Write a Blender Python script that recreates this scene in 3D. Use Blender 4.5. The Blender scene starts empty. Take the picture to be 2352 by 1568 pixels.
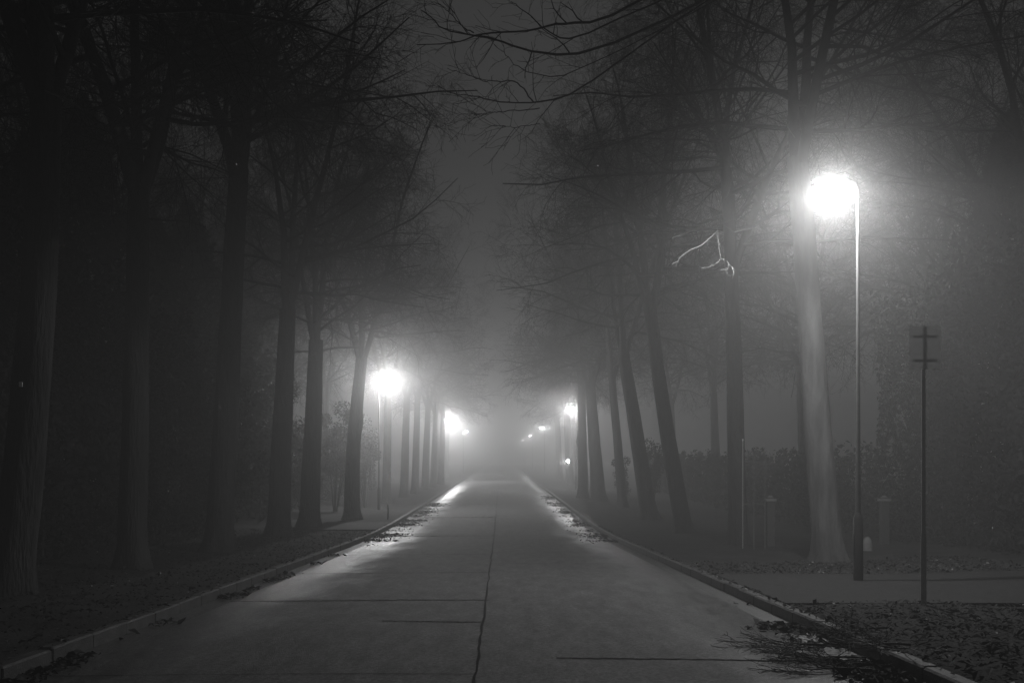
import bpy, math, random
import numpy as np
from mathutils import Vector

SC = bpy.context.scene
COL = SC.collection
R = math.radians
rng = np.random.default_rng(11)
random.seed(11)

# ------------------------------------------------------------------ camera, sky, exposure
EYE = 1.6
FOC = 38 / 36 * 2352            # focal length in pixels of a 2352 px wide frame
cam_d = bpy.data.cameras.new('camera')
cam = bpy.data.objects.new('camera', cam_d)
COL.objects.link(cam)
cam.location = (0, 0, EYE)
cam.rotation_euler = (R(90), 0, 0)
cam_d.lens = 38
cam_d.sensor_width = 36
cam_d.shift_x = 0.011
cam_d.shift_y = 0.143
cam_d.clip_start = 0.05
cam_d.clip_end = 3000
SC.camera = cam

world = bpy.data.worlds.new('World')
SC.world = world
world.use_nodes = True
wn = world.node_tree.nodes
wl = world.node_tree.links
bg = wn['Background']
sky = wn.new('ShaderNodeTexSky')
sky.sky_type = 'NISHITA'
sky.sun_disc = False
sky.sun_elevation = R(-0.9)     # night: the sun is below the horizon, behind the street
sky.sun_rotation = R(10)
sky.air_density = 1.0
sky.dust_density = 3.0
bw = wn.new('ShaderNodeRGBToBW')  # black-and-white photograph
wl.new(sky.outputs[0], bw.inputs[0])
wl.new(bw.outputs[0], bg.inputs[0])
bg.inputs[1].default_value = 0.15

SC.view_settings.view_transform = 'Standard'
SC.view_settings.look = 'None'
SC.view_settings.exposure = 0.0
SC.view_settings.gamma = 1.0
SC.render.engine = 'CYCLES'
SC.cycles.use_denoising = True
SC.cycles.denoiser = 'OPENIMAGEDENOISE'
SC.cycles.use_adaptive_sampling = False
SC.cycles.volume_bounces = 0
SC.cycles.sampling_pattern = 'BLUE_NOISE'
SC.cycles.max_bounces = 4
SC.cycles.diffuse_bounces = 2
SC.cycles.glossy_bounces = 2
SC.cycles.sample_clamp_indirect = 0.2
SC.cycles.sample_clamp_direct = 0.0

LAMP_W = 2800.0
HAZE = 0.0103


def road_z(y):
    y = np.asarray(y, float)
    z = np.where(y < 30, 0.0, np.where(y < 46, 0.03 * (y - 30) ** 2 / 32.0, 0.24 + 0.03 * (y - 46)))
    return np.where(y > 300, 0.24 + 0.03 * 254, z)


def gz(y):                       # verge level
    return float(road_z(y)) + 0.10


def px(x, y, d):                 # a measured picture point at distance d -> the place
    s = FOC / d
    return ((x - 1150) / s, d, EYE + (1120 - y) / s)


# ------------------------------------------------------------------ object helpers
def tag(o, label=None, cat=None, group=None, kind=None):
    if label: o['label'] = label
    if cat: o['category'] = cat
    if group: o['group'] = group
    if kind: o['kind'] = kind
    return o


def empty(name, loc, rz=0.0):
    o = bpy.data.objects.new(name, None)
    COL.objects.link(o)
    o.location = loc
    o.rotation_euler = (0, 0, rz)
    o.empty_display_size = 0.2
    return o


def mesh_np(name, V, F, mats, smooth=True, fm=None):
    V = np.asarray(V, np.float32)
    F = np.asarray(F, np.int32)
    me = bpy.data.meshes.new(name)
    n, k = F.shape
    me.vertices.add(len(V))
    me.vertices.foreach_set('co', V.ravel())
    me.loops.add(n * k)
    me.loops.foreach_set('vertex_index', F.ravel())
    me.polygons.add(n)
    me.polygons.foreach_set('loop_start', np.arange(n, dtype=np.int32) * k)
    try:
        me.polygons.foreach_set('loop_total', np.full(n, k, np.int32))
    except Exception:
        pass
    for m in (mats if isinstance(mats, (list, tuple)) else [mats]):
        me.materials.append(m)
    if fm is not None:
        me.polygons.foreach_set('material_index', np.asarray(fm, np.int32))
    me.polygons.foreach_set('use_smooth', np.full(n, smooth, bool))
    me.update(calc_edges=True)
    me.validate()
    return me


def link(name, me, parent=None, loc=(0, 0, 0)):
    o = bpy.data.objects.new(name, me)
    COL.objects.link(o)
    o.location = loc
    if parent: o.parent = parent
    return o


class MB:                        # gathers quads into one mesh
    def __init__(s):
        s.V = []; s.F = []; s.M = []; s.n = 0

    def add(s, V, F, m=0):
        V = np.asarray(V, float).reshape(-1, 3); F = np.asarray(F, int).reshape(-1, 4)
        s.V.append(V); s.F.append(F + s.n); s.M.append(np.full(len(F), m)); s.n += len(V)
        return s

    def box(s, c, d, m=0, rz=0.0, bev=0.0, taper=1.0):
        x, y, z = [a / 2 for a in d]
        b = min(bev, x * .9, y * .9, z * .9)
        if b > 0:
            rings = [(-z, b), (-z + b, 0), (z - b, 0), (z, b)]
        else:
            rings = [(-z, 0), (z, 0)]
        V = []
        for (zz, i) in rings:
            t = 1.0 if zz < 0 else taper
            X, Y = (x - i) * t, (y - i) * t
            c2 = b if b > 0 else 0
            if c2 > 0:
                k = c2 * .7 * t
                V += [(-X + k, -Y, zz), (X - k, -Y, zz), (X, -Y + k, zz), (X, Y - k, zz), (X - k, Y, zz), (-X + k, Y, zz), (-X, Y - k, zz), (-X, -Y + k, zz)]
            else:
                V += [(-X, -Y, zz), (X, -Y, zz), (X, Y, zz), (-X, Y, zz)]
        S = 8 if b > 0 else 4
        F = []
        for r in range(len(rings) - 1):
            for i in range(S):
                j = (i + 1) % S
                F.append((r * S + i, r * S + j, (r + 1) * S + j, (r + 1) * S + i))
        top = (len(rings) - 1) * S
        if S == 4:
            F += [(3, 2, 1, 0), (top, top + 1, top + 2, top + 3)]
        else:
            for o_, rev in ((0, True), (top, False)):
                for q in ((0, 1, 2, 3), (0, 3, 4, 7), (4, 5, 6, 7)):
                    q = tuple(o_ + a for a in q)
                    F.append(q[::-1] if rev else q)
        V = np.array(V, float)
        cs, sn = math.cos(rz), math.sin(rz)
        W = np.stack([V[:, 0] * cs - V[:, 1] * sn, V[:, 0] * sn + V[:, 1] * cs, V[:, 2]], 1) + np.array(c)
        return s.add(W, F, m)

    def tube(s, P, r, S=10, m=0, cap=True):
        P = np.asarray(P, float)
        r = np.broadcast_to(np.asarray(r, float), (len(P),))
        V, F = tubes(P[None], r[None], S)
        s.add(V, F, m)
        if cap:
            for k in (0, len(P) - 1):
                base = s.n
                ring = V[k * S:(k + 1) * S]
                ctr = ring.mean(0)
                W = np.concatenate([ring, ctr[None]])
                FF = []
                for i in range(0, S, 2):
                    q = (i, (i + 1) % S, (i + 2) % S, S)
                    FF.append(q[::-1] if k == 0 else q)
                s.add(W, FF, m)
        return s

    def lathe(s, prof, c=(0, 0, 0), S=20, m=0, sx=1.0, sy=1.0):
        V = []; F = []
        for (r, z) in prof:
            for i in range(S):
                a = 2 * math.pi * i / S
                V.append((c[0] + r * math.cos(a) * sx, c[1] + r * math.sin(a) * sy, c[2] + z))
        for k in range(len(prof) - 1):
            for i in range(S):
                j = (i + 1) % S
                F.append((k * S + i, k * S + j, (k + 1) * S + j, (k + 1) * S + i))
        return s.add(V, F, m)

    def mesh(s, name, mats, smooth=False):
        return mesh_np(name, np.concatenate(s.V), np.concatenate(s.F), mats, smooth, np.concatenate(s.M))

    def build(s, name, mats, parent=None, loc=(0, 0, 0), smooth=False):
        return link(name, s.mesh(name, mats, smooth), parent, loc)


def tubes(P, Rd, S):
    """P (N,K,3) polylines with radii (N,K) -> vertices and quads"""
    N, K, _ = P.shape
    T = np.gradient(P, axis=1)
    T /= np.linalg.norm(T, axis=2, keepdims=True) + 1e-9
    mt = np.abs(T.mean(1))
    ref = np.eye(3)[np.argmin(mt, axis=1)][:, None, :]
    U = np.cross(T, np.broadcast_to(ref, T.shape))
    U /= np.linalg.norm(U, axis=2, keepdims=True) + 1e-9
    W = np.cross(T, U)
    a = np.arange(S) * 2 * np.pi / S
    V = P[:, :, None, :] + Rd[:, :, None, None] * (np.cos(a)[None, None, :, None] * U[:, :, None, :] + np.sin(a)[None, None, :, None] * W[:, :, None, :])
    idx = np.arange(N * K * S).reshape(N, K, S)
    A = idx[:, :-1, :]; B = np.roll(A, -1, 2); D = idx[:, 1:, :]; C = np.roll(D, -1, 2)
    F = np.stack([A, B, C, D], -1).reshape(-1, 4)
    return V.reshape(-1, 3), F


def grow(P, Rd, n, t0, t1, length, ang, K=5, rr=0.55, wig=0.18, up=0.0, tip=0.25, taper_len=0.5, rmin=0.0025):
    """children of the branches P: n each, between t0 and t1 along the parent"""
    N, KP, _ = P.shape
    pi = np.repeat(np.arange(N), n)
    M = len(pi)
    t = (np.tile((np.arange(n) + .5) / n, N) + rng.uniform(-.5, .5, M) / n) * (t1 - t0) + t0
    f = np.clip(t, 0, .999) * (KP - 1)
    i = f.astype(int); w = (f - i)[:, None]
    base = P[pi, i] * (1 - w) + P[pi, i + 1] * w
    tan = P[pi, i + 1] - P[pi, i]
    tan /= np.linalg.norm(tan, axis=1, keepdims=True) + 1e-9
    rad = Rd[pi, i] * (1 - w[:, 0]) + Rd[pi, i + 1] * w[:, 0]
    q = rng.normal(size=(M, 3))
    q -= (q * tan).sum(1, keepdims=True) * tan
    q /= np.linalg.norm(q, axis=1, keepdims=True) + 1e-9
    a = np.radians(rng.uniform(ang[0], ang[1], M))[:, None]
    d = np.cos(a) * tan + np.sin(a) * q
    L = rng.uniform(length[0], length[1], M) * (1 - taper_len * t)
    pts = [base]
    p = base
    for k in range(1, K):
        d = d + rng.normal(size=(M, 3)) * wig
        d[:, 2] += up
        d /= np.linalg.norm(d, axis=1, keepdims=True)
        p = p + d * (L / (K - 1))[:, None]
        pts.append(p)
    CP = np.stack(pts, 1)
    r0 = np.maximum(rad * rr, rmin)
    CR = r0[:, None] * np.linspace(1, tip, K)[None, :]
    CR = np.maximum(CR, rmin * .7)
    return CP, CR


def merge(parts):
    V = []; F = []; n = 0
    for v, f in parts:
        V.append(v); F.append(f + n); n += len(v)
    return np.concatenate(V), np.concatenate(F)


# ------------------------------------------------------------------ materials (all neutral grey)
def mat(name, base, rough=0.8, var=0.3, scale=6.0, bump=0.0, bscale=None, spec=0.5, detail=6.0, stretch=None, coat=0.0, rvar=0.0, bdist=0.02):
    m = bpy.data.materials.new(name)
    m.use_nodes = True
    nt = m.node_tree; N = nt.nodes; Lk = nt.links
    b = N['Principled BSDF']
    tc = N.new('ShaderNodeTexCoord')
    mp = N.new('ShaderNodeMapping')
    if stretch: mp.inputs['Scale'].default_value = stretch
    Lk.new(tc.outputs['Object'], mp.inputs[0])
    nz = N.new('ShaderNodeTexNoise')
    nz.inputs['Scale'].default_value = scale
    nz.inputs['Detail'].default_value = detail
    nz.inputs['Roughness'].default_value = 0.65
    Lk.new(mp.outputs[0], nz.inputs['Vector'])
    rp = N.new('ShaderNodeValToRGB')
    lo, hi = base * (1 - var), base * (1 + var)
    rp.color_ramp.elements[0].position = .3
    rp.color_ramp.elements[1].position = .7
    rp.color_ramp.elements[0].color = (lo, lo, lo, 1)
    rp.color_ramp.elements[1].color = (hi, hi, hi, 1)
    Lk.new(nz.outputs[0], rp.inputs[0])
    Lk.new(rp.outputs[0], b.inputs['Base Color'])
    b.inputs['Roughness'].default_value = rough
    b.inputs['Specular IOR Level'].default_value = spec
    if coat:
        b.inputs['Coat Weight'].default_value = coat
        b.inputs['Coat Roughness'].default_value = .15
    if rvar:
        n3 = N.new('ShaderNodeTexNoise'); n3.inputs['Scale'].default_value = scale * .35; n3.inputs['Detail'].default_value = 5
        Lk.new(mp.outputs[0], n3.inputs['Vector'])
        mr = N.new('ShaderNodeMapRange')
        mr.inputs[1].default_value = .35; mr.inputs[2].default_value = .65
        mr.inputs[3].default_value = rough - rvar; mr.inputs[4].default_value = rough + rvar
        Lk.new(n3.outputs[0], mr.inputs[0]); Lk.new(mr.outputs[0], b.inputs['Roughness'])
    if bump:
        n2 = N.new('ShaderNodeTexNoise')
        n2.inputs['Scale'].default_value = bscale or scale * 4
        n2.inputs['Detail'].default_value = 5
        Lk.new(mp.outputs[0], n2.inputs['Vector'])
        bp = N.new('ShaderNodeBump')
        bp.inputs['Strength'].default_value = bump
        bp.inputs['Distance'].default_value = bdist
        Lk.new(n2.outputs[0], bp.inputs['Height'])
        Lk.new(bp.outputs[0], b.inputs['Normal'])
    return m


def glow(name, strength):
    m = bpy.data.materials.new(name)
    m.use_nodes = True
    b = m.node_tree.nodes['Principled BSDF']
    b.inputs['Base Color'].default_value = (.8, .8, .8, 1)
    b.inputs['Emission Color'].default_value = (1, 1, 1, 1)
    b.inputs['Emission Strength'].default_value = strength
    m.cycles.emission_sampling = 'NONE'   # the lamp's light object lights the street
    return m


M_ROAD = mat('wet_concrete_road', 0.10, .50, .45, 4.5, .5, 150, .26, rvar=.03, detail=14.0, stretch=(1, .25, 1))


def aggregate(m, scale, lo, hi):
    """stones of the concrete showing at the worn surface"""
    nt = m.node_tree; N = nt.nodes; Lk = nt.links
    b = N['Principled BSDF']
    src = b.inputs['Base Color'].links[0].from_socket
    tc = N.new('ShaderNodeTexCoord')
    vo = N.new('ShaderNodeTexVoronoi'); vo.inputs['Scale'].default_value = scale
    Lk.new(tc.outputs['Object'], vo.inputs['Vector'])
    bw_ = N.new('ShaderNodeRGBToBW'); Lk.new(vo.outputs['Color'], bw_.inputs[0])
    nz = N.new('ShaderNodeTexNoise'); nz.inputs['Scale'].default_value = scale * .35; nz.inputs['Detail'].default_value = 3
    Lk.new(tc.outputs['Object'], nz.inputs['Vector'])
    av = N.new('ShaderNodeMath'); av.operation = 'MULTIPLY_ADD'; av.inputs[1].default_value = .6
    Lk.new(bw_.outputs[0], av.inputs[0]); 
    h = N.new('ShaderNodeMath'); h.operation = 'MULTIPLY'; h.inputs[1].default_value = .4; Lk.new(nz.outputs[0], h.inputs[0])
    Lk.new(h.outputs[0], av.inputs[2])
    mr = N.new('ShaderNodeMapRange'); mr.inputs[1].default_value = .25; mr.inputs[2].default_value = .75
    mr.inputs[3].default_value = lo; mr.inputs[4].default_value = hi
    Lk.new(av.outputs[0], mr.inputs[0])
    mx = N.new('ShaderNodeVectorMath'); mx.operation = 'MULTIPLY'
    Lk.new(src, mx.inputs[0]); Lk.new(mr.outputs[0], mx.inputs[1])
    Lk.new(mx.outputs[0], b.inputs['Base Color'])


def wet_edges(m, dry, wet, x_mid, a, b_):
    """drier crown in the middle of the road, wet film towards the gutters"""
    nt = m.node_tree; N = nt.nodes; Lk = nt.links
    b = N['Principled BSDF']
    tc = N.new('ShaderNodeTexCoord')
    sx = N.new('ShaderNodeSeparateXYZ'); Lk.new(tc.outputs['Object'], sx.inputs[0])
    mp = N.new('ShaderNodeMapping'); mp.inputs['Scale'].default_value = (1, .3, 1); Lk.new(tc.outputs['Object'], mp.inputs[0])
    nz = N.new('ShaderNodeTexNoise'); nz.inputs['Scale'].default_value = 1.3; nz.inputs['Detail'].default_value = 6
    Lk.new(mp.outputs[0], nz.inputs['Vector'])
    s1 = N.new('ShaderNodeMath'); s1.operation = 'SUBTRACT'; s1.inputs[1].default_value = x_mid; Lk.new(sx.outputs[0], s1.inputs[0])
    ab = N.new('ShaderNodeMath'); ab.operation = 'ABSOLUTE'; Lk.new(s1.outputs[0], ab.inputs[0])
    ad = N.new('ShaderNodeMath'); ad.operation = 'MULTIPLY_ADD'; ad.inputs[1].default_value = 1.6; Lk.new(nz.outputs[0], ad.inputs[0]); Lk.new(ab.outputs[0], ad.inputs[2])
    mr = N.new('ShaderNodeMapRange'); mr.interpolation_type = 'SMOOTHSTEP'
    mr.inputs[1].default_value = a + .8; mr.inputs[2].default_value = b_ + .8
    mr.inputs[3].default_value = dry; mr.inputs[4].default_value = wet
    Lk.new(ad.outputs[0], mr.inputs[0])
    for l in list(b.inputs['Roughness'].links): Lk.remove(l)
    Lk.new(mr.outputs[0], b.inputs['Roughness'])


aggregate(M_ROAD, 42, .45, 1.5)
wet_edges(M_ROAD, .76, .34, -.3, 1.8, 3.3)
M_GUT = mat('gutter_concrete', 0.085, .55, .25, 7, .5, 70, .5)
aggregate(M_GUT, 50, .5, 1.4)
M_TAR = mat('tar_joint', 0.022, .95, .3, 8, spec=.05)
M_KERB = mat('kerb_stone', 0.055, .7, .5, 5, .4, 50)
M_SOIL = mat('dark_verge_soil', 0.03, .95, .5, 1.3, 1.0, 24, .15)
M_PAVE = mat('driveway_paving', 0.016, .9, .25, 3, .6, 30, .4)
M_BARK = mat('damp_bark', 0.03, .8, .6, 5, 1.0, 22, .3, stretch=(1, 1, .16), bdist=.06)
M_BARK_LIT = mat('lamp_lit_bark', 0.07, .85, .75, 4, .8, 20, .3, stretch=(1, 1, .2), bdist=.03)  # bark lightened: lamp light on the trunk put into its colour
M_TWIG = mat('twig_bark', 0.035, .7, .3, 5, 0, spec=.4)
M_TWIG_LIT = mat('lamp_lit_twig', 0.20, .6, .3, 9, 0, spec=.5)  # twig colour lightened to stand for the lamp's light on it
M_STEEL = mat('galvanised_steel', 0.42, .45, .15, 9, .1, 60, .6)
M_POLE = mat('grey_pole_paint', 0.2, .6, .2, 9, spec=.3)
M_STEEL_DARK = mat('darker_steel', 0.14, .7, .4, 12)  # darker steel for the trellis bars
M_DARK = mat('dark_painted_metal', 0.05, .45, .2, 8, .1, 40)
M_HOOD = mat('lamp_hood_paint', 0.22, .4, .15, 8)
M_LEAF = mat('evergreen_leaf', 0.05, .6, .5, 9, 0, spec=.25)
M_HEDGE = mat('dark_hedge_leaf', 0.022, .8, .5, 9, 0, spec=.1)
M_LITTER = mat('wet_dead_leaf', 0.035, .85, .6, 20, 0, spec=.2)
M_PALELEAF = mat('pale_dead_leaf', 0.30, .6, .3, 20, 0, spec=.4)
aggregate(M_PAVE, 30, .4, 1.5)
M_STONE = mat('pale_stone', 0.2, .7, .25, 6, .6, 30)
M_BRICK = mat('brick_pillar', 0.05, .85, .3, 8, .5, 40)
M_SIGN = mat('sign_back_metal', 0.6, .45, .15, 8)
nt_ = M_SIGN.node_tree               # translucency added to lighten the backlit panel
tl_ = nt_.nodes.new('ShaderNodeBsdfTranslucent'); tl_.inputs[0].default_value = (.5, .5, .5, 1)
mx_ = nt_.nodes.new('ShaderNodeMixShader'); mx_.inputs[0].default_value = .5
out_ = nt_.nodes['Material Output']
nt_.links.new(nt_.nodes['Principled BSDF'].outputs[0], mx_.inputs[1])
nt_.links.new(tl_.outputs[0], mx_.inputs[2])
nt_.links.new(mx_.outputs[0], out_.inputs[0])
M_WHITE = mat('white_plate', 0.8, .4, .05, 8)
M_BOWL = glow('lamp_bowl_glow', 380.0)
M_BOWL_DIM = glow('dim_lamp_bowl_glow', 50.0)
M_SMALLGLOW = glow('lantern_glow', 50.0)

# ------------------------------------------------------------------ ground, road, kerbs
KL, KR = -4.15, 3.51             # kerb faces
ys = np.concatenate([np.arange(-40, 3, 3.0), np.arange(3, 26, .3), np.arange(26, 60, .8), np.arange(60, 402, 6.0)])


def sheet(name, xs, yv, zf, mats, zoff=0.0):
    X, Y = np.meshgrid(xs, yv)
    Z = zf(X, Y) + zoff
    V = np.stack([X, Y, Z], -1).reshape(-1, 3)
    nx = len(xs)
    I = np.arange(len(V)).reshape(len(yv), nx)
    F = np.stack([I[:-1, :-1], I[:-1, 1:], I[1:, 1:], I[1:, :-1]], -1).reshape(-1, 4)
    return mesh_np(name, V, F, mats, True)


def lumps(X, Y):
    return (np.sin(X * 2.1 + Y * .7) * np.sin(Y * 1.7 - X * .4) * .02 + np.sin(X * 5.3 + 1) * np.sin(Y * 4.1) * .012
            + np.sin(X * .6 + 2) * np.sin(Y * .35) * .03)


def ground_z(X, Y):
    z = road_z(Y)
    ed = np.where(X < 0, KL - .15 - X, X - KR - .15)      # metres beyond the kerb's back edge
    out = ed > -.02
    blend = np.clip(ed / .5, 0, 1)
    rise = .085 + lumps(X, Y) * blend + np.clip((ed - 3) * .03, 0, .35)
    return np.where(out, z + rise, z - .06)


xs = np.concatenate([[-200, -120, -70, -40, -25, -18], np.arange(-14, KL - .16, .3), [KL - .15, KL - .10, -2, 0, 2, KR + .10, KR + .15],
                     np.arange(KR + .4, 14, .3), [18, 25, 40, 70, 120, 200]])
ground = link('ground', sheet('ground', xs, ys, ground_z, M_SOIL))
tag(ground, 'dark leaf-strewn verge on both sides of the street', kind='structure')

GL, GR = KL + .30, KR - .30      # gutters run along both kerbs
road_mb = MB()
for (x0, x1, m, dz) in ((KL, GL, 1, .004), (GL, GR, 0, 0.0), (GR, KR, 1, .004)):
    nx = 9 if m == 0 else 2
    xx = np.linspace(x0, x1, nx)
    X, Y = np.meshgrid(xx, ys)
    Z = road_z(Y) + dz + (np.cos((X + .2) / 4 * 1.4) * .035 - .03 if m == 0 else -.025)
    I = np.arange(X.size).reshape(X.shape)
    road_mb.add(np.stack([X, Y, Z], -1).reshape(-1, 3), np.stack([I[:-1, :-1], I[:-1, 1:], I[1:, 1:], I[1:, :-1]], -1).reshape(-1, 4), m)


def crown_z(x, y):
    return float(road_z(y)) + math.cos((x + .2) / 4 * 1.4) * .035 - .03


def joint(pts, w):               # a tarred joint lying 4 mm over the slabs
    V = []; n = 60
    P = np.array(pts, float)
    tt = np.linspace(0, len(P) - 1, n)
    xx = np.interp(tt, range(len(P)), P[:, 0]); yy = np.interp(tt, range(len(P)), P[:, 1])
    d = np.stack([np.gradient(xx), np.gradient(yy)], 1); d /= np.linalg.norm(d, axis=1, keepdims=True)
    for i in range(n):
        ww = w * (0.55 + .6 * rng.random())
        ox, oy = rng.normal(0, w * .25, 2)
        for sgn in (-1, 1):
            x = xx[i] + ox - d[i, 1] * ww * sgn / 2; y = yy[i] + oy + d[i, 0] * ww * sgn / 2
            V.append((x, y, crown_z(x, y) + .005))
    road_mb.add(V, [(2 * i, 2 * i + 1, 2 * i + 3, 2 * i + 2) for i in range(n - 1)], 2)


CX = -.22
joint([(CX, 4), (CX + .01, 12), (CX, 40)], .028)
joint([(CX, 40), (CX, 120)], .04)
for (y, sl, w) in ((10.1, -.10, .05), (12.85, .1, .06), (15.4, 0.02, .085), (20.4, 0, .06), (26.1, 0, .07), (35.5, 0, .22), (48, 0, .3), (61, 0, .2)):
    if y == 10.1:
        joint([(.55, y + .05), (1.6, y + .02), (GR, y - .06)], w)
    elif y == 12.85:
        joint([(-1.4, y + .15), (-.8, y + .06), (CX, y)], w)
    else:
        joint([(GL, y + sl), (CX, y)], w)
for y in (7.6, 23.0, 31, 43, 55):
    joint([(CX, y), (GR, y - .03)], .03)
joint([(GL, 9.3), (-1.2, 9.3), (CX, 9.25)], .02)
road = road_mb.build('road', [M_ROAD, M_GUT, M_TAR], smooth=True)
tag(road, 'wet concrete slab road with tarred joints and gutters', kind='structure')


def kerb(x0, x1, name, label):
    mb = MB()
    y = 2.0
    while y < 170:
        L = 1.0
        jx, jz = random.uniform(-.008, .008), random.uniform(-.008, .008)
        za, zb = float(road_z(y)), float(road_z(y + L))
        n0 = mb.n
        mb.box(((x0 + x1) / 2 + jx, y + L / 2, .02 + jz), (x1 - x0, L - .012, .20), bev=.018)
        v = mb.V[-1]
        v[:, 2] += np.where(v[:, 1] < y + L / 2, za, zb)
        y += L
    return tag(mb.build(name, M_KERB), label, kind='structure')


kerb(KL - .15, KL, 'kerb', 'pale kerb stones along the dark left verge')
kerb(KR, KR + .15, 'kerb', 'pale kerb stones along the right verge')


def slab(name, x0, x1, y0, y1, label, seed):
    xx = np.linspace(x0, x1, 12); yy = np.linspace(y0, y1, 12)
    X, Y = np.meshgrid(xx, yy)
    Z = road_z(Y) + .125 + np.clip((np.abs(X) - 7) * .03, 0, .3)
    top = np.stack([X, Y, Z], -1).reshape(-1, 3)
    bot = top - np.array([0, 0, .3])
    I = np.arange(144).reshape(12, 12)
    f = np.stack([I[:-1, :-1], I[:-1, 1:], I[1:, 1:], I[1:, :-1]], -1).reshape(-1, 4)
    F = [f, f[:, ::-1] + 144]
    edge = list(I[0]) + list(I[1:, -1]) + list(I[-1, -2::-1]) + list(I[-2:0:-1, 0])
    F.append(np.array([(edge[i], edge[i] + 144, edge[(i + 1) % len(edge)] + 144, edge[(i + 1) % len(edge)]) for i in range(len(edge))]))
    o = link(name, mesh_np(name, np.concatenate([top, bot]), np.concatenate(F), M_PAVE, False))
    return tag(o, label, kind='structure')


slab('driveway', KR + .16, 11, 13.9, 18.6, 'paved driveway crossing the right verge beside the tall lamp', 1)
slab('driveway', -7.6, KL - .16, 37.3, 42.5, 'lit paved driveway crossing the left verge', 2)


# ------------------------------------------------------------------ trees
def make_crown(kind):
    """a leafless crown whose stems start at the origin (the top of the trunk)"""
    nst = {'fork': 4, 'spread': 4, 'high': 3, 'multi': 5}[kind]
    L0 = []
    for k in range(nst):
        az = 2 * math.pi * (k + rng.uniform(-.25, .25)) / nst
        tilt = R(rng.uniform(7, 20) if k else 4)
        d = np.array([math.cos(az) * math.sin(tilt), math.sin(az) * math.sin(tilt), math.cos(tilt)])
        p = np.array([0, 0, -.5]); pts = [p]
        Ln = rng.uniform(8.5, 11.5) if kind != 'multi' else rng.uniform(8, 10.5)
        for i in range(9):
            d = d + rng.normal(size=3) * .06 + np.array([math.cos(az), math.sin(az), 0]) * .015
            d /= np.linalg.norm(d); p = p + d * Ln / 9; pts.append(p)
        L0.append(pts)
    P0 = np.array(L0)
    r0 = {'fork': .15, 'spread': .14, 'high': .16, 'multi': .16}[kind]
    R0 = np.linspace(1, .16, 10)[None] ** 1.1 * r0 * rng.uniform(.8, 1.1, (nst, 1))
    PL, RL = grow(P0, R0, 3, .08, .32, (4.2, 6.2), (62, 88), 7, .5, .12, -.015, .2, 0)
    P1, R1 = grow(P0, R0, 9, .22, .97, (3.6, 5.2), (38, 70), 6, .5, .14, .03, .2, .55)
    P1 = np.concatenate([P1, PL[:, :6]]); R1 = np.concatenate([R1, RL[:, :6]])
    P2, R2 = grow(P1, R1, 9, .15, 1, (1.3, 2.5), (30, 65), 5, .5, .17, -.02, .3, .4, .005)
    P3, R3 = grow(P2, R2, 9, .1, 1, (.6, 1.3), (25, 60), 4, .55, .2, -.03, .4, .3, .0045)
    P4, R4 = grow(P3, R3, 4, .15, 1, (.25, .6), (25, 60), 3, .7, .22, -.03, .5, .3, .0038)
    return merge([tubes(P0, R0, 8), tubes(PL, RL, 5), tubes(P1, R1, 5), tubes(P2, R2, 4), tubes(P3, R3, 3), tubes(P4, R4, 3)])


CROWNS = {}
for k_, kk in enumerate(('fork', 'spread', 'high', 'multi', 'fork')):
    V, F = make_crown(kk)
    CROWNS[k_] = mesh_np('crown', V, F, M_TWIG, True)


def make_trunk(h, r, lean, bend, burr):
    """tapering trunk with root flare; lean = offset of its top from its base"""
    S, K = 18, 22
    t = np.linspace(0, 1, K) ** 1.25
    z = -.25 + t * (h + .25)
    cx = lean[0] * t + bend * np.sin(t * math.pi)
    cy = lean[1] * t
    rad = r * (1 - .32 * t) * (1 + .42 * np.exp(-np.clip(z, 0, 99) / .2))
    a = np.arange(S) * 2 * math.pi / S
    ph = rng.uniform(0, 6, 6)
    V = []
    for k in range(K):
        fl = math.exp(-max(z[k], 0) / .45)
        rr = rad[k] * (1 + .16 * fl * np.sin(a * 5 + ph[0]) + .03 * np.sin(a * 3 + ph[1] + z[k]) + .025 * np.sin(a * 7 + ph[2] + z[k] * 2.3))
        for (bz, ba, bh) in burr:
            rr = rr + bh * np.exp(-((z[k] - bz) / .22) ** 2) * np.clip(np.cos(a - ba), 0, 1) ** 2
        V.append(np.stack([cx[k] + rr * np.cos(a), cy[k] + rr * np.sin(a), np.full(S, z[k])], 1))
    V = np.concatenate(V)
    I = np.arange(K * S).reshape(K, S)
    A = I[:-1]; B = np.roll(A, -1, 1); D = I[1:]; C = np.roll(D, -1, 1)
    return V, np.stack([A, B, C, D], -1).reshape(-1, 4)


def tree(x, y, h, r, lean, label, crown=0, rz=None, sc=1.0, bend=0.0, burr=(), group='bare avenue trees along the street', name='bare_tree', bark=M_BARK):
    t = empty(name, (x, y, gz(y) - .02))
    tag(t, label, 'tree', group)
    V, F = make_trunk(h, r, lean, bend, burr)
    link('trunk', mesh_np('trunk', V, F, bark, True), t)
    c = link('crown', CROWNS[crown], t, (lean[0], lean[1], h))
    c.rotation_euler = (0, 0, random.uniform(0, 6.28) if rz is None else rz)
    c.scale = (sc, sc, sc)
    return t


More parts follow.
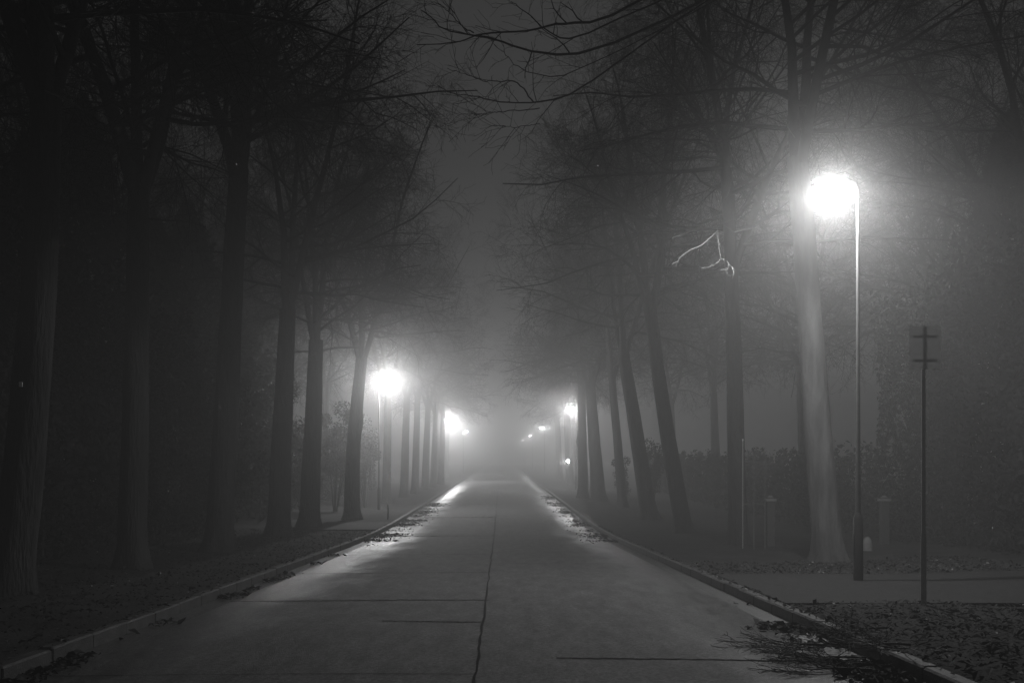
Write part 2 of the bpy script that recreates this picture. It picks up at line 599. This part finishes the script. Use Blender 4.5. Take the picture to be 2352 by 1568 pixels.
# left row
tree(-6.95, 15.2, 7.2, .30, (.55, 0), 'nearest bare tree at the left edge, with a small pale tag on its trunk', 1, 1.0, .95, bend=.12)
tree(-7.0, 20.5, 7.4, .28, (.15, 0), 'almost black bare tree, second from the left edge', 0, 2.2)
TM = tree(-6.8, 26.0, 9.2, .33, (.5, 0), 'tall bare tree whose trunk divides into several upright stems against the sky', 3, .4, 1.0)
tree(-6.85, 33.2, 7.0, .36, (.3, 0), 'broad dark trunk left of the twin-looking trunk by the paved driveway', 2, 4.0)
tree(-6.95, 39.2, 6.8, .38, (.25, 0), 'dark trunk with flared foot just before the left lit driveway', 4, 5.2)
tree(-6.2, 45.0, 6.8, .34, (.42, 0), 'sharp black trunk standing just left of the left street lamp', 0, 1.2, .95, bend=-.12, burr=((4.1, 0, .08),))
tree(-6.4, 60.5, 6.6, .26, (.1, 0), 'thin trunk first in the far left row beyond the lamp', 1, .3)
tree(-6.1, 68, 6.6, .28, (.2, 0), 'second trunk of the far left row beyond the lamp', 2, 2.3)
tree(-6.05, 76, 6.6, .28, (.2, 0), 'third trunk of the far left row beyond the lamp', 4, 3.3)
tree(-5.9, 84, 6.6, .30, (.25, 0), 'fourth trunk of the far left row beyond the lamp', 0, 4.4)
tree(-5.75, 92, 6.4, .28, (.2, 0), 'fifth trunk of the far left row, beside the second left lamp', 1, 5.4)
tree(-5.55, 100, 6.4, .30, (.2, 0), 'last clear trunk of the far left row, half hiding the second left lamp', 2, .9)
# right row
TN = tree(7.9, 14.6, 8.6, .32, (-.5, 0), 'bare tree at the right edge whose long limbs reach over the road', 2, .4, .9)
TP = tree(6.75, 22.2, 8.3, .31, (-.65, 0), 'stout trunk lit by the tall lamp on the right', 2, 3.5, .95, bark=M_BARK_LIT)
tree(6.3, 28.6, 7.6, .26, (-.2, 0), 'dim trunk in front of the thin metal trellis', 0, 2.8)
tree(6.15, 36.0, 7.2, .30, (-1.15, 0), 'leaning dark trunk, nearest of the row right of the road', 4, .2, bend=-.05)
tree(6.25, 45.0, 7.0, .36, (-1.15, 0), 'leaning dark trunk, second of the row right of the road', 1, 1.9)
tree(6.3, 55.5, 6.8, .26, (-.6, 0), 'slim leaning trunk, third of the row right of the road', 2, 2.9)
tree(5.75, 63.0, 6.8, .42, (-.55, 0), 'thick dark trunk below the far right lamp', 0, 4.9)
tree(5.15, 67.5, 6.6, .34, (-.1, 0), 'dark trunk with a burr, nearest the road below the far right lamp', 4, 3.1, burr=((3.6, math.pi, .14),))
for i, y in enumerate((76, 93, 101, 110, 119, 128)):
    tree(6.6 + .3 * (i % 2), y, 6.5, .28, (-.3, 0), 'bare tree of the right row lost in the far bright fog', (i * 2 + 1) % 5, None)
for i, y in enumerate((109, 118, 127, 136)):
    tree(-6.6 - .3 * (i % 2), y, 6.5, .28, (.3, 0), 'bare tree of the left row lost in the far bright fog', (i * 3) % 5, None)
# the wood behind both rows
for i, (x, y) in enumerate(((-13, 22), (-12.5, 30), (-14.5, 37), (-13, 46), (-16, 55), (-13, 64), (-18, 29), (-20, 44), (-12.5, 76), (-17, 70))):
    tree(x, y, 6.5, .3, (.2, 0), 'bare tree in the black wood behind the left row', i % 5, None, 1.05, group='trees of the black wood behind the left row')
for i, (x, y) in enumerate(((13.5, 27), (15, 36), (13, 46), (16, 55), (13, 65), (18, 44), (12.5, 78))):
    tree(x, y, 6.5, .3, (-.2, 0), 'bare tree in the foggy gardens behind the right row', i % 5, None, 1.05, group='trees of the gardens behind the right row')

# small pale tag nailed to the nearest left trunk
tg = MB().box((0, 0, 0), (.05, .012, .07), bev=.004).build('tag', M_WHITE, None)
tg.parent = bpy.data.objects['bare_tree']
tg.location = (.32, -.27, 2.95)
tg['label'] = 'small pale tag on the trunk'


# limbs of the right-edge tree reaching over the road (traced), each with its own twigs
def traced(parent, lines, d0, name, m, label=None, r0=.02, tw=6, world_pre=None, twl=(.3, .9), conv=None, extra=3):
    ps = []
    base = np.array(parent.location)
    for (pts, r, pre) in lines:
        P = [np.array(q, float) for q in (pre or [])]
        n = len(pts)
        for i, (cx, cy) in enumerate(pts):
            X, Y = conv(cx, cy)
            # shared joints get one distance, so the branch hangs together in space
            dd = d0 + .45 * math.sin(X * .012 + 1) + .3 * math.cos(Y * .014)
            P.append(np.array(px(X, Y, dd)))
        P = np.array(P)
        k = 26
        tt = np.linspace(0, len(P) - 1, k)
        Q = np.stack([np.interp(tt, range(len(P)), P[:, c]) for c in range(3)], 1)
        Q[1:-1] = (Q[:-2] + 2 * Q[1:-1] + Q[2:]) / 4
        Q[1:-1] += rng.normal(0, .006, (k - 2, 3))
        Rr = np.linspace(r, max(r * .3, .0035), k)
        ps.append((Q[None], Rr[None]))
    geo = []
    for Q, Rr in ps:
        geo.append(tubes(Q, Rr, 6))
        if tw:
            a, b = grow(Q, Rr, tw, .25, 1, twl, (20, 55), 5, .6, .18, -.02, .4, .3, .0035)
            geo.append(tubes(a, b, 4))
            if extra:
                c, e = grow(a, b, extra, .2, 1, (twl[0] * .5, twl[1] * .5), (20, 55), 4, .7, .2, -.02, .5, .3, .003)
                geo.append(tubes(c, e, 3))
    V, F = merge(geo)
    o = link(name, mesh_np(name, V - base, F, m, True), parent)
    if label: o['label'] = label
    return o


c7 = lambda x, y: ((950 + x / 2.614) * .9408, y / 2.614 * .9408)
tipN = (7.5, 14.6, 8.9)
low = (7.45, 14.6, 8.5)
OVER = [
    ([(1250, 365), (1050, 350), (900, 325), (800, 295), (700, 258), (640, 238), (540, 225), (440, 212), (360, 195), (310, 165), (250, 90), (205, 65)], .021, [(7.4, 14.6, 10.2), (4.6, 14.3, 9.2), (2.6, 14.2, 7.9)]),
    ([(1400, 140), (1200, 145), (1080, 150), (980, 180), (850, 200), (700, 210), (560, 222), (520, 235), (450, 275), (330, 280), (180, 285)], .022, [(7.5, 14.6, 10.8), (4.6, 14.3, 9.8), (2.8, 14.2, 8.6)]),
    ([(540, 210), (460, 165), (410, 110), (370, 65), (310, 15)], .009, None),
    ([(1150, 270), (1040, 215), (960, 160), (880, 85), (820, 45), (780, 10)], .015, [(7.5, 14.6, 10.5), (4.4, 14.5, 9.6), (2.4, 14.4, 8.2)]),
    ([(1050, 655), (920, 650), (840, 662), (740, 655), (640, 640), (560, 612), (500, 606), (440, 605), (370, 580), (310, 545)], .014, [(7.4, 14.6, 9.9), (4.3, 14.3, 9.0), (2.2, 14.2, 7.7), (1.2, 14.1, 6.9)]),
    ([(920, 650), (870, 580), (790, 505), (720, 520), (640, 518), (560, 500), (470, 465), (370, 435)], .010, None),
    ([(1100, 500), (900, 465), (800, 410), (740, 345), (670, 285)], .009, [(7.4, 14.6, 10.0), (4.5, 14.4, 9.0), (2.4, 14.3, 7.8)]),
    ([(960, 690), (690, 715), (620, 720), (540, 735)], .007, None),
    ([(960, 790), (800, 815), (700, 800)], .0045, None),
]
traced(TN, OVER, 14.0, 'limb', M_TWIG, 'dark limbs reaching over the road', tw=9, conv=c7)
c5 = lambda x, y: ((1500 + x / 2.24) * .9408, (300 + y / 2.24) * .9408)
HANG = [
    ([(632, 375), (600, 420), (575, 440), (572, 500), (568, 560), (562, 590), (566, 650), (572, 700), (582, 740)], .009, [(6.05, 22.1, 8.7), (5.2, 20.8, 9.0), (4.4, 19.4, 8.4)]),
    ([(582, 740), (605, 752), (625, 770), (645, 795), (653, 828), (640, 833), (615, 838)], .0065, None),
    ([(625, 770), (622, 795), (600, 803)], .004, None),
    ([(582, 740), (565, 762), (520, 787), (475, 792)], .0045, None),
    ([(562, 590), (545, 605), (500, 645), (462, 678), (418, 690), (365, 728), (345, 755), (315, 773)], .0065, None),
    ([(540, 600), (560, 608), (585, 598)], .0045, None),
    ([(568, 520), (520, 535), (470, 565), (420, 590), (365, 612), (315, 630)], .0045, None),
    ([(568, 560), (600, 550), (630, 530), (660, 525), (690, 545), (770, 550)], .0045, None),
    ([(600, 560), (655, 600), (700, 583), (740, 577), (790, 576)], .0045, None),
]
traced(TP, HANG, 18.4, 'hanging_branch', M_TWIG_LIT, 'brightly lit hanging twigs', tw=3, conv=c5, twl=(.06, .22), extra=0)


# ------------------------------------------------------------------ street lamps
def make_lamp(side):
    """side +1: stands right of the road, its arm points left"""
    root = empty('street_lamp', (0, 0, 0))
    H = 6.42
    p = MB()
    p.tube([(0, 0, 1.1), (0, 0, 3), (0, 0, H - .25)], [.042, .032, .026], 14)
    p.build('pole', M_POLE, root, smooth=True)
    b = MB()
    b.tube([(0, 0, -.2), (0, 0, .0), (0, 0, 1.02), (0, 0, 1.12)], [.085, .08, .076, .045], 16)
    sl = b.build('pole_base', M_DARK, root, smooth=True)
    dr = MB().box((-.076 * side, 0, .62), (.014, .075, .34), bev=.004)
    dr.build('service_door', M_DARK, sl)
    a = MB()
    a.tube([(0, 0, H - .27), (-.01 * side, 0, H - .1), (-.06 * side, 0, H - .01), (-.16 * side, 0, H + .03)], [.032, .032, .03, .03], 12)
    a.build('arm', M_STEEL, root, smooth=True)
    h = MB()                      # hood: a flattened shell, open below
    prof = [(.0, .10), (.10, .098), (.2, .08), (.27, .045), (.30, .0), (.285, -.005), (.25, .03), (.0, .06)]
    h.lathe(prof, (-.43 * side, 0, H + .01), 24, sx=1.12, sy=.5)
    h.build('hood', M_HOOD, root, smooth=True)
    g = MB()
    g.lathe([(.26, 0), (.245, -.022), (.19, -.045), (.1, -.062), (.0001, -.068)], (-.43 * side, 0, H + .008), 22, sx=1.05, sy=.45)
    g.build('glass_bowl', M_BOWL, root, smooth=True)
    for (typ, pw, nm, zz) in (('SPOT', 1.0, 'lamp_light', -.12),):
        ld = bpy.data.lights.new(nm, typ)
        ld.energy = LAMP_W * pw
        ld.shadow_soft_size = .05
        if typ == 'SPOT':
            ld.spot_size = R(169); ld.spot_blend = .14
        lo = bpy.data.objects.new(nm, ld)
        COL.objects.link(lo)
        lo.parent = root
        lo.location = (-.43 * side, 0, H + zz)
    return root


LR, LL = make_lamp(1), make_lamp(-1)


def place_lamp(src, first, x, y, label, power=1.0):
    if first:
        o = src
    else:
        o = src.copy(); COL.objects.link(o)
        for ch in src.children:
            c = ch.copy(); COL.objects.link(c); c.parent = o
            for g in ch.children:
                d = g.copy(); COL.objects.link(d); d.parent = c
    for ch in o.children:
        if ch.type == 'LIGHT':                    # lamps of different wattage and age
            if power < .5:
                ch.data = ch.data.copy()              # the near lamp has a flat cut-off glass
            else:
                ch.data = bpy.data.lights.new('lamp_light', 'POINT')
                ch.data.shadow_soft_size = .05
            ch.data.energy = LAMP_W * power
        elif ch.name.startswith('glass_bowl') and power < .5:
            ch.material_slots[0].link = 'OBJECT'
            ch.material_slots[0].material = M_BOWL_DIM
    o.location = (x, y, gz(y) - .02)
    tag(o, label, 'street lamp', 'street lamps along the road')
    return o


place_lamp(LR, True, 5.72, 17.3, 'tall bright street lamp nearest the camera beside the lit trunk', .46)
place_lamp(LL, True, -5.95, 52.8, 'left street lamp glowing right of the sharp black trunk')
place_lamp(LR, False, 5.85, 84, 'right street lamp glowing above the thick dark trunk')
place_lamp(LL, False, -5.85, 112, 'second left street lamp, half behind the far row of trunks', 3.4)
place_lamp(LR, False, 5.85, 144, 'tiny lamp dot nearest the camera of the three beyond the right lamp', .6)
place_lamp(LL, False, -5.75, 166, 'single tiny lamp dot beyond the second left lamp', .6)
place_lamp(LR, False, 5.85, 199, 'tiny lamp dot in the middle of the three beyond the right lamp', .6)
place_lamp(LR, False, 5.85, 266, 'faintest and farthest lamp dot deep in the fog', .6)

# low lantern left of the thick far trunk
lx, ly, lz = px(1305, 1058, 96)
ln = empty('garden_lantern', (lx, ly, gz(ly)))
tag(ln, 'small lantern on a short post glowing below the right lamp', 'lantern')
hh = lz - gz(ly)
MB().tube([(0, 0, -.2), (0, 0, hh - .2)], [.045, .035], 10).build('post', M_DARK, ln, smooth=True)
MB().lathe([(.0001, -.2), (.07, -.2), (.09, -.16), (.06, -.14), (.0001, -.14)], (0, 0, hh), 12).build('collar', M_DARK, ln, smooth=True)
MB().lathe([(.05, -.14), (.11, -.06), (.13, .03), (.10, .12), (.0001, .15)], (0, 0, hh), 16).build('globe', M_SMALLGLOW, ln, smooth=True)
MB().lathe([(.0001, .2), (.08, .18), (.13, .14), (.12, .13), (.0001, .155)], (0, 0, hh), 14).build('cap', M_DARK, ln, smooth=True)
ld = bpy.data.lights.new('lantern_light', 'POINT'); ld.energy = 260; ld.shadow_soft_size = .1
lo = bpy.data.objects.new('lantern_light', ld); COL.objects.link(lo); lo.parent = ln; lo.location = (-.25, -.3, hh)


# ------------------------------------------------------------------ street furniture and garden things
sg = empty('road_sign', (5.32, 13.6, gz(13.6) - .02))
tag(sg, 'dark road sign on a thin post at the edge of the right verge', 'road sign')
MB().tube([(0, 0, -.2), (0, 0, .9), (0, 0, 1.0), (0, 0, 3.56)], [.036, .034, .025, .024], 12).build('post', M_STEEL, sg, smooth=True)
sp = MB().box((0, -.045, 3.28), (.40, .006, .54), bev=.002)
spo = sp.build('panel', M_SIGN, sg)
for z in (3.12, 3.42):
    MB().box((0, -.037, z), (.30, .012, .03), bev=.003).build('bracket', M_STEEL, sg)
MB().lathe([(.0001, .006), (.009, .004), (.011, 0)], (-.18, -.05, 3.53), 10).build('corner_glint', M_WHITE, sg, smooth=True)  # white bead painted in as the reflection at the panel's corner

st = empty('marker_stake', (-4.72, 45.2, gz(45.2)))
tag(st, 'thin stake standing on the left verge below the left lamp', 'stake')
MB().tube([(0, 0, -.1), (.01, 0, .45), (.0, 0, .62)], [.035, .03, .02], 8).build('post', M_DARK, st, smooth=True)
MB().box((0, -.032, .5), (.05, .008, .09), bev=.003).build('reflector', M_HOOD, st)

# thin metal trellis behind the dim trunk
x0, d_, _ = px(1706, 1020, 27.0)
x1 = px(1757, 1020, 27.0)[0]
tr = empty('metal_trellis', ((x0 + x1) / 2, 27.0, gz(27)))
tag(tr, 'thin metal trellis frame beside the dim right trunk', 'trellis')
w = (x1 - x0) / 2
for (u, h) in ((-w, 2.68), (.0, 2.35), (w, 2.42)):
    MB().tube([(u, 0, -.2), (u, 0, h)], [.009, .009], 8).build('upright', M_STEEL if u < -.1 else M_STEEL_DARK, tr, smooth=True)
for (z, sag) in ((2.36, .0), (2.18, .04), (1.1, 0)):
    MB().tube([(-w, 0, z), (0, 0, z - sag * .6), (w, 0, z - sag)], [.007] * 3, 8).build('crossbar', M_STEEL_DARK, tr, smooth=True)
MB().lathe([(.0001, .03), (.018, .018), (.022, 0), (.012, -.015), (.011, -.03)], (-w, 0, 2.70), 10).build('finial', M_WHITE, tr, smooth=True)

# gate pillars of the garden behind
for (xx, label) in ((1769, 'low gate pillar left of the lit trunk'), (2031, 'low gate pillar right of the tall lamp post')):
    gp = empty('gate_pillar', (px(xx, 1200, 27.8)[0], 27.8, gz(27.8)))
    tag(gp, label, 'pillar', 'gate pillars of the garden')
    MB().box((0, 0, .5), (.20, .20, 1.3), bev=.015).build('shaft', M_BRICK, gp)
    MB().box((0, 0, 1.19), (.28, .28, .08), bev=.02).box((0, 0, 1.27), (.18, .18, .08), bev=.03, taper=.6).build('cap', M_STONE, gp)
# gate between them is out of sight; pale stone by the lamp foot
s_x = px(1992, 1250, 25)[0]
mbs = MB()
mbs.lathe([(.0001, .38), (.05, .365), (.09, .31), (.115, .2), (.12, .08), (.11, -.1)], (0, 0, 0), 16, sx=1, sy=.8)
bo = mbs.build('boulder', M_STONE, None, (s_x, 25, gz(25)), smooth=True)
tag(bo, 'pale rounded stone on the ground just right of the tall lamp post', 'boulder')


# ------------------------------------------------------------------ shrubs and hedges
def leaf_cloud(C, size):
    """many small bent leaves at the points C"""
    n = len(C)
    a = rng.normal(size=(n, 3)); a /= np.linalg.norm(a, axis=1, keepdims=True)
    b = rng.normal(size=(n, 3)); b -= (a * b).sum(1, keepdims=True) * a; b /= np.linalg.norm(b, axis=1, keepdims=True)
    nn = np.cross(a, b)
    s = size * rng.uniform(.6, 1.3, (n, 1))
    V = np.stack([C - a * s, C + b * s * .45 + nn * s * .12, C + a * s, C - b * s * .45 + nn * s * .12], 1).reshape(-1, 3)
    return V, np.arange(n * 4).reshape(-1, 4)


def shrub(x, y, h, rad, n, label, size=.06, group='evergreen shrubs beside the trunks'):
    t = empty('evergreen_shrub', (x, y, gz(y)))
    tag(t, label, 'shrub', group)
    blobs = []
    for k in range(14):
        a = rng.uniform(0, 6.28); q = rng.uniform(0, 1) ** .5 * rad * .7
        blobs.append((q * math.cos(a), q * math.sin(a), h * rng.uniform(.25, .92), rad * rng.uniform(.25, .5)))
    C = []
    for (bx, by, bz, br) in blobs:
        d = rng.normal(size=(n // 14, 3)); d /= np.linalg.norm(d, axis=1, keepdims=True)
        C.append(np.array([bx, by, bz]) + d * br * rng.uniform(.55, 1.15, (n // 14, 1)))
    V, F = leaf_cloud(np.concatenate(C), size)
    link('foliage', mesh_np('foliage', V, F, M_LEAF, False), t)
    mb = MB()
    for (bx, by, bz, br) in blobs[:7]:
        mb.tube([(bx * .1, by * .1, -.1), (bx * .5, by * .5, bz * .5), (bx, by, bz)], [.035, .025, .01], 6)
    mb.build('stem', M_TWIG, t, smooth=True)
    return t


shrub(-7.75, 50.5, 5.2, 1.15, 5200, 'tall evergreen shrub with lit leaves left of the sharp black trunk')
shrub(-6.95, 55.5, 4.9, .9, 4200, 'evergreen shrub lit just behind the left street lamp post')
shrub(-9.3, 44.2, 7.0, 1.5, 5600, 'tallest dark evergreen shrub, added to block lit fog left of the trunks beside the paved driveway')  # this and the next shrub added to shut out lit fog
shrub(-8.9, 35.5, 6.0, 1.1, 4200, 'dark evergreen shrub added to block lit fog behind the broad dark trunk on the left')
shrub(-9.2, 29, 5.0, 1.1, 3600, 'dark evergreen shrub right behind the many-stemmed tall tree')
shrub(-8.6, 47, 3.4, 1.0, 3000, 'dark evergreen shrub low between the left trunks')
shrub(6.9, 49.5, 3.5, .75, 2600, 'shrub with a speckled lit top between two leaning right trunks')
shrub(6.35, 58, 2.6, .6, 1800, 'low shrub lit between the slim and second leaning right trunks')
shrub(8.2, 11.4, .75, .9, 2600, 'low leafy plant in the dark bed at the right edge', .045)


def hedge(x, y0, y1, h, wd, label, n):
    t = empty('hedge', (x, (y0 + y1) / 2, gz((y0 + y1) / 2)))
    tag(t, label, 'hedge')
    yy = rng.uniform(y0, y1, n)
    u = rng.uniform(-1, 1, n); zz = rng.uniform(0, 1, n) ** .8 * h * (1 + .1 * np.sin(yy * 1.3) + .06 * np.sin(yy * 3.1))
    side = rng.random(n) < .6
    u = np.where(side, np.sign(u) * (1 - .25 * rng.random(n)), u)
    C = np.stack([u * wd * (1 + .12 * np.sin(yy * 2.3 + zz)), yy - (y0 + y1) / 2, zz + road_z(yy) - float(road_z((y0 + y1) / 2))], 1)
    V, F = leaf_cloud(C, .10)
    link('foliage', mesh_np('foliage', V, F, M_HEDGE, False), t)
    mb = MB()
    for y in np.arange(y0 + .5, y1, 1.2):
        zb = float(road_z(y) - road_z((y0 + y1) / 2))
        mb.tube([(rng.uniform(-.1, .1), y - (y0 + y1) / 2, zb - .2), (rng.uniform(-.2, .2), y - (y0 + y1) / 2 + rng.uniform(-.2, .2), zb + h * .85)], [.04, .012], 6)
    mb.build('stem', M_TWIG, t, smooth=True)


hedge(-9.7, 9, 36, 6.0, .8, 'tall black hedge behind the left row of trees, near the camera', 40000)
hedge(-10.4, 44, 84, 4.2, .8, 'dark hedge behind the left lamp and shrubs', 22000)
hedge(11.3, 18.5, 30.5, 6.5, .8, 'high dark hedge at the right edge behind the road sign', 26000)
hedge(11.2, 33, 78, 2.6, .7, 'dark hedge behind the row of leaning right trunks', 22000)



def blocker_conifer(x, y, h, rad, n, label, group):  # evergreens added to block lit fog and darken both sides
    t = empty('blocker_evergreen', (x, y, gz(y)))
    tag(t, label, 'tree', group)
    u = rng.uniform(0, 1, n) ** .8                       # 0 at the foot, 1 at the tip
    z = .6 + u * (h - .6)
    lay = .72 + .28 * np.abs(np.sin(z * 2.6 + rng.uniform(0, 6)))
    r = rad * np.clip((1 - u) * 1.5, 0, 1) ** .7 * lay * rng.uniform(.55, 1.08, n)
    a = rng.uniform(0, 2 * math.pi, n)
    r = r * (1 + .22 * np.sin(a * 3 + z * .8) + .12 * np.sin(a * 7 - z))
    V, F = leaf_cloud(np.stack([r * np.cos(a), r * np.sin(a), z - r * .18], 1), .15)
    link('crown', mesh_np('crown', V, F, M_HEDGE, False), t)
    P0 = np.array([[(0, 0, -.2), (.05, 0, h * .35), (-.04, .03, h * .7), (0, 0, h * .98)]])
    R0 = np.array([[.17, .12, .07, .015]])
    P1, R1 = grow(P0, R0, 34, .08, .95, (rad * .8, rad * 1.0), (70, 95), 4, .35, .08, -.03, .3, .75)
    V, F = merge([tubes(P0, R0, 10), tubes(P1, R1, 4)])
    link('trunk', mesh_np('trunk', V, F, M_TWIG, True), t)
    return t


for k, (x, y, h, rad) in enumerate(((-10.6, 15.5, 10.5, 1.9), (-10.9, 20, 11.5, 2.1), (-10.7, 24.5, 9.5, 1.9), (-11.2, 29, 12, 2.2), (-10.8, 33.5, 10, 2.0), (-11.0, 38, 11.5, 2.2), (-10.8, 42.5, 9.5, 2.0), (-11.2, 47.5, 11, 2.2))):
    blocker_conifer(x, y, h, rad, 7500, 'black evergreen added to block lit fog behind the left row', 'evergreens added to darken the left side')
for k, (x, y, h, rad) in enumerate(((13.2, 24.5, 10, 2.0), (13.6, 29, 11.5, 2.1))):
    blocker_conifer(x, y, h, rad, 7000, 'black evergreen added to darken the edge behind the high right hedge', 'evergreens added to darken the right edge')

# ------------------------------------------------------------------ leaf litter and fallen branches
C = []
def strip(n, xm, xs_, y0, y1, clump):
    y = rng.uniform(y0, y1, n)
    x = xm + rng.normal(0, xs_, n)
    k = np.sin(y * 1.9 + xm) + np.sin(y * .73 + 1) + np.sin(y * 4.4 + x * 3) * .7 + rng.normal(0, .5, n)
    ok = k > clump
    return np.stack([x[ok], y[ok]], 1)
far_l = strip(7000, KL + .32, .34, 30, 62, .3)
far_r = strip(5000, KR - .35, .30, 30, 75, .1)
near_r = strip(3500, KR - .25, .16, 6, 15, .5)
near_l = strip(1600, KL + .16, .10, 6, 26, .7)
XY = np.concatenate([far_l, far_r, near_r, near_l])
XY = XY[(XY[:, 0] > KL + .02) & (XY[:, 0] < KR - .02)]
kb = rng.uniform(6, 40, 900)
kx = np.where(rng.random(900) < .6, KR + rng.uniform(.02, .16, 900), KL - rng.uniform(.02, .16, 900))
CK = np.column_stack([kx, kb, road_z(kb) + .135])
Z = np.array([crown_z(np.clip(a, GL, GR), b) for a, b in XY]) + .012
C1 = np.column_stack([XY, Z + rng.uniform(0, .02, len(Z))])
vr = np.column_stack([rng.uniform(KR + .2, 9.5, 16000), rng.uniform(7, 22, 16000)])
vr = vr[~((vr[:, 1] > 13.8) & (vr[:, 1] < 18.7))]
vl = np.column_stack([rng.uniform(-9.5, KL - .2, 9000), rng.uniform(8, 37, 9000)])
VV = np.concatenate([vr, vl])
C2 = np.column_stack([VV, ground_z(VV[:, 0], VV[:, 1]) + .02 + rng.uniform(0, .03, len(VV))])


def flat_leaves(C, size):
    n = len(C)
    an = rng.uniform(0, 6.28, n)
    a = np.stack([np.cos(an), np.sin(an), rng.normal(0, .35, n)], 1)
    b = np.stack([-np.sin(an), np.cos(an), rng.normal(0, .35, n)], 1)
    s = (size * np.clip(rng.lognormal(0, .45, n), .35, 2.4))[:, None]
    up = np.array([0, 0, 1.0])
    V = np.stack([C - a * s, C + b * s * .55 + up * s * .3, C + a * s, C - b * s * .55 + up * s * .25], 1).reshape(-1, 3)
    return V, np.arange(n * 4).reshape(-1, 4)


g1 = flat_leaves(C1, .038); g2 = flat_leaves(C2, .026)
V, F = merge([g1, flat_leaves(CK, .026), g2])
pale = (rng.random(len(F)) < .018).astype(int)
pale[:len(g1[1])] = 0
lit = link('leaf_litter', mesh_np('leaf_litter', V, F, [M_LITTER, M_PALELEAF], False, pale))
tag(lit, 'wet dead leaves strewn along the gutters and verges', 'leaves', kind='stuff')


def fallen(x, y, rz, L, n, label):
    mbs = []
    P = np.array([[(0, 0, .05), (L * .3, .04, .06), (L * .65, -.03, .05), (L, .05, .04)]], float)
    Rr = np.array([[.014, .011, .008, .004]])
    a, b = grow(P, Rr, n, .05, 1, (.45, 1.0), (12, 50), 6, .55, .16, 0, .35, .35, .003)
    c, e = grow(a, b, 6, .15, 1, (.2, .5), (15, 50), 5, .65, .2, 0, .4, .3, .0032)
    f, g = grow(c, e, 3, .2, 1, (.08, .22), (20, 60), 4, .7, .2, 0, .5, .3, .003)
    for arr in (a, c, f):
        arr[:, :, 2] = .012 + np.abs(arr[:, :, 2] - .04) * .38
    V, F = merge([tubes(P, Rr, 6), tubes(a, b, 5), tubes(c, e, 4), tubes(f, g, 3)])
    cs, sn = math.cos(rz), math.sin(rz)
    W = np.stack([V[:, 0] * cs - V[:, 1] * sn, V[:, 0] * sn + V[:, 1] * cs, V[:, 2]], 1)
    zz = crown_z(min(max(x, GL), GR), y) if x < KR else float(road_z(y)) + .12
    o = link('fallen_branch', mesh_np('fallen_branch', W, F, M_TWIG, True), None, (x, y, zz))
    tag(o, label, 'branch', 'fallen twiggy branches by the right kerb')


fallen(3.38, 10.0, R(172), .5, 13, 'largest twiggy fallen branch, lying over the end of the dark road joint')
fallen(3.3, 10.8, R(165), .55, 7, 'thin fallen branch behind the largest one on the road')
fallen(3.2, 9.35, R(169), .5, 6, 'fallen twigs nearest the bottom edge of the photo')
fallen(4.0, 11.1, R(200), .5, 9, 'bushy fallen branch lying across the right kerb')
fallen(3.75, 9.9, R(169), .35, 12, 'short fallen clump against the right kerb face')

# ------------------------------------------------------------------ haze
hz = MB().box((0, 180, 15.5), (402, 442, 33.4)).build('haze', None)
hz.data.materials.clear()
hm = bpy.data.materials.new('fog')
hm.use_nodes = True
nt = hm.node_tree
nt.nodes.clear()
out = nt.nodes.new('ShaderNodeOutputMaterial')
pv = nt.nodes.new('ShaderNodeVolumePrincipled')
pv.inputs['Color'].default_value = (.95, .95, .95, 1)
pv.inputs['Density'].default_value = HAZE
pv.inputs['Density Attribute'].default_value = ''
pv.inputs['Anisotropy'].default_value = .12
pv2 = nt.nodes.new('ShaderNodeVolumePrincipled')   # the droplets' strong forward scatter: the aureole round each lamp
pv2.inputs['Color'].default_value = (.97, .97, .97, 1)
pv2.inputs['Density'].default_value = HAZE * .21
pv2.inputs['Density Attribute'].default_value = ''
pv2.inputs['Anisotropy'].default_value = .92
both = nt.nodes.new('ShaderNodeAddShader')
nt.links.new(pv.outputs[0], both.inputs[0])
nt.links.new(pv2.outputs[0], both.inputs[1])
nt.links.new(both.outputs[0], out.inputs['Volume'])
hz.data.materials.append(hm)
hm.cycles.homogeneous_volume = True
hm.cycles.volume_sampling = 'EQUIANGULAR'
tag(hz, 'night fog filling the whole street', 'fog', kind='stuff')
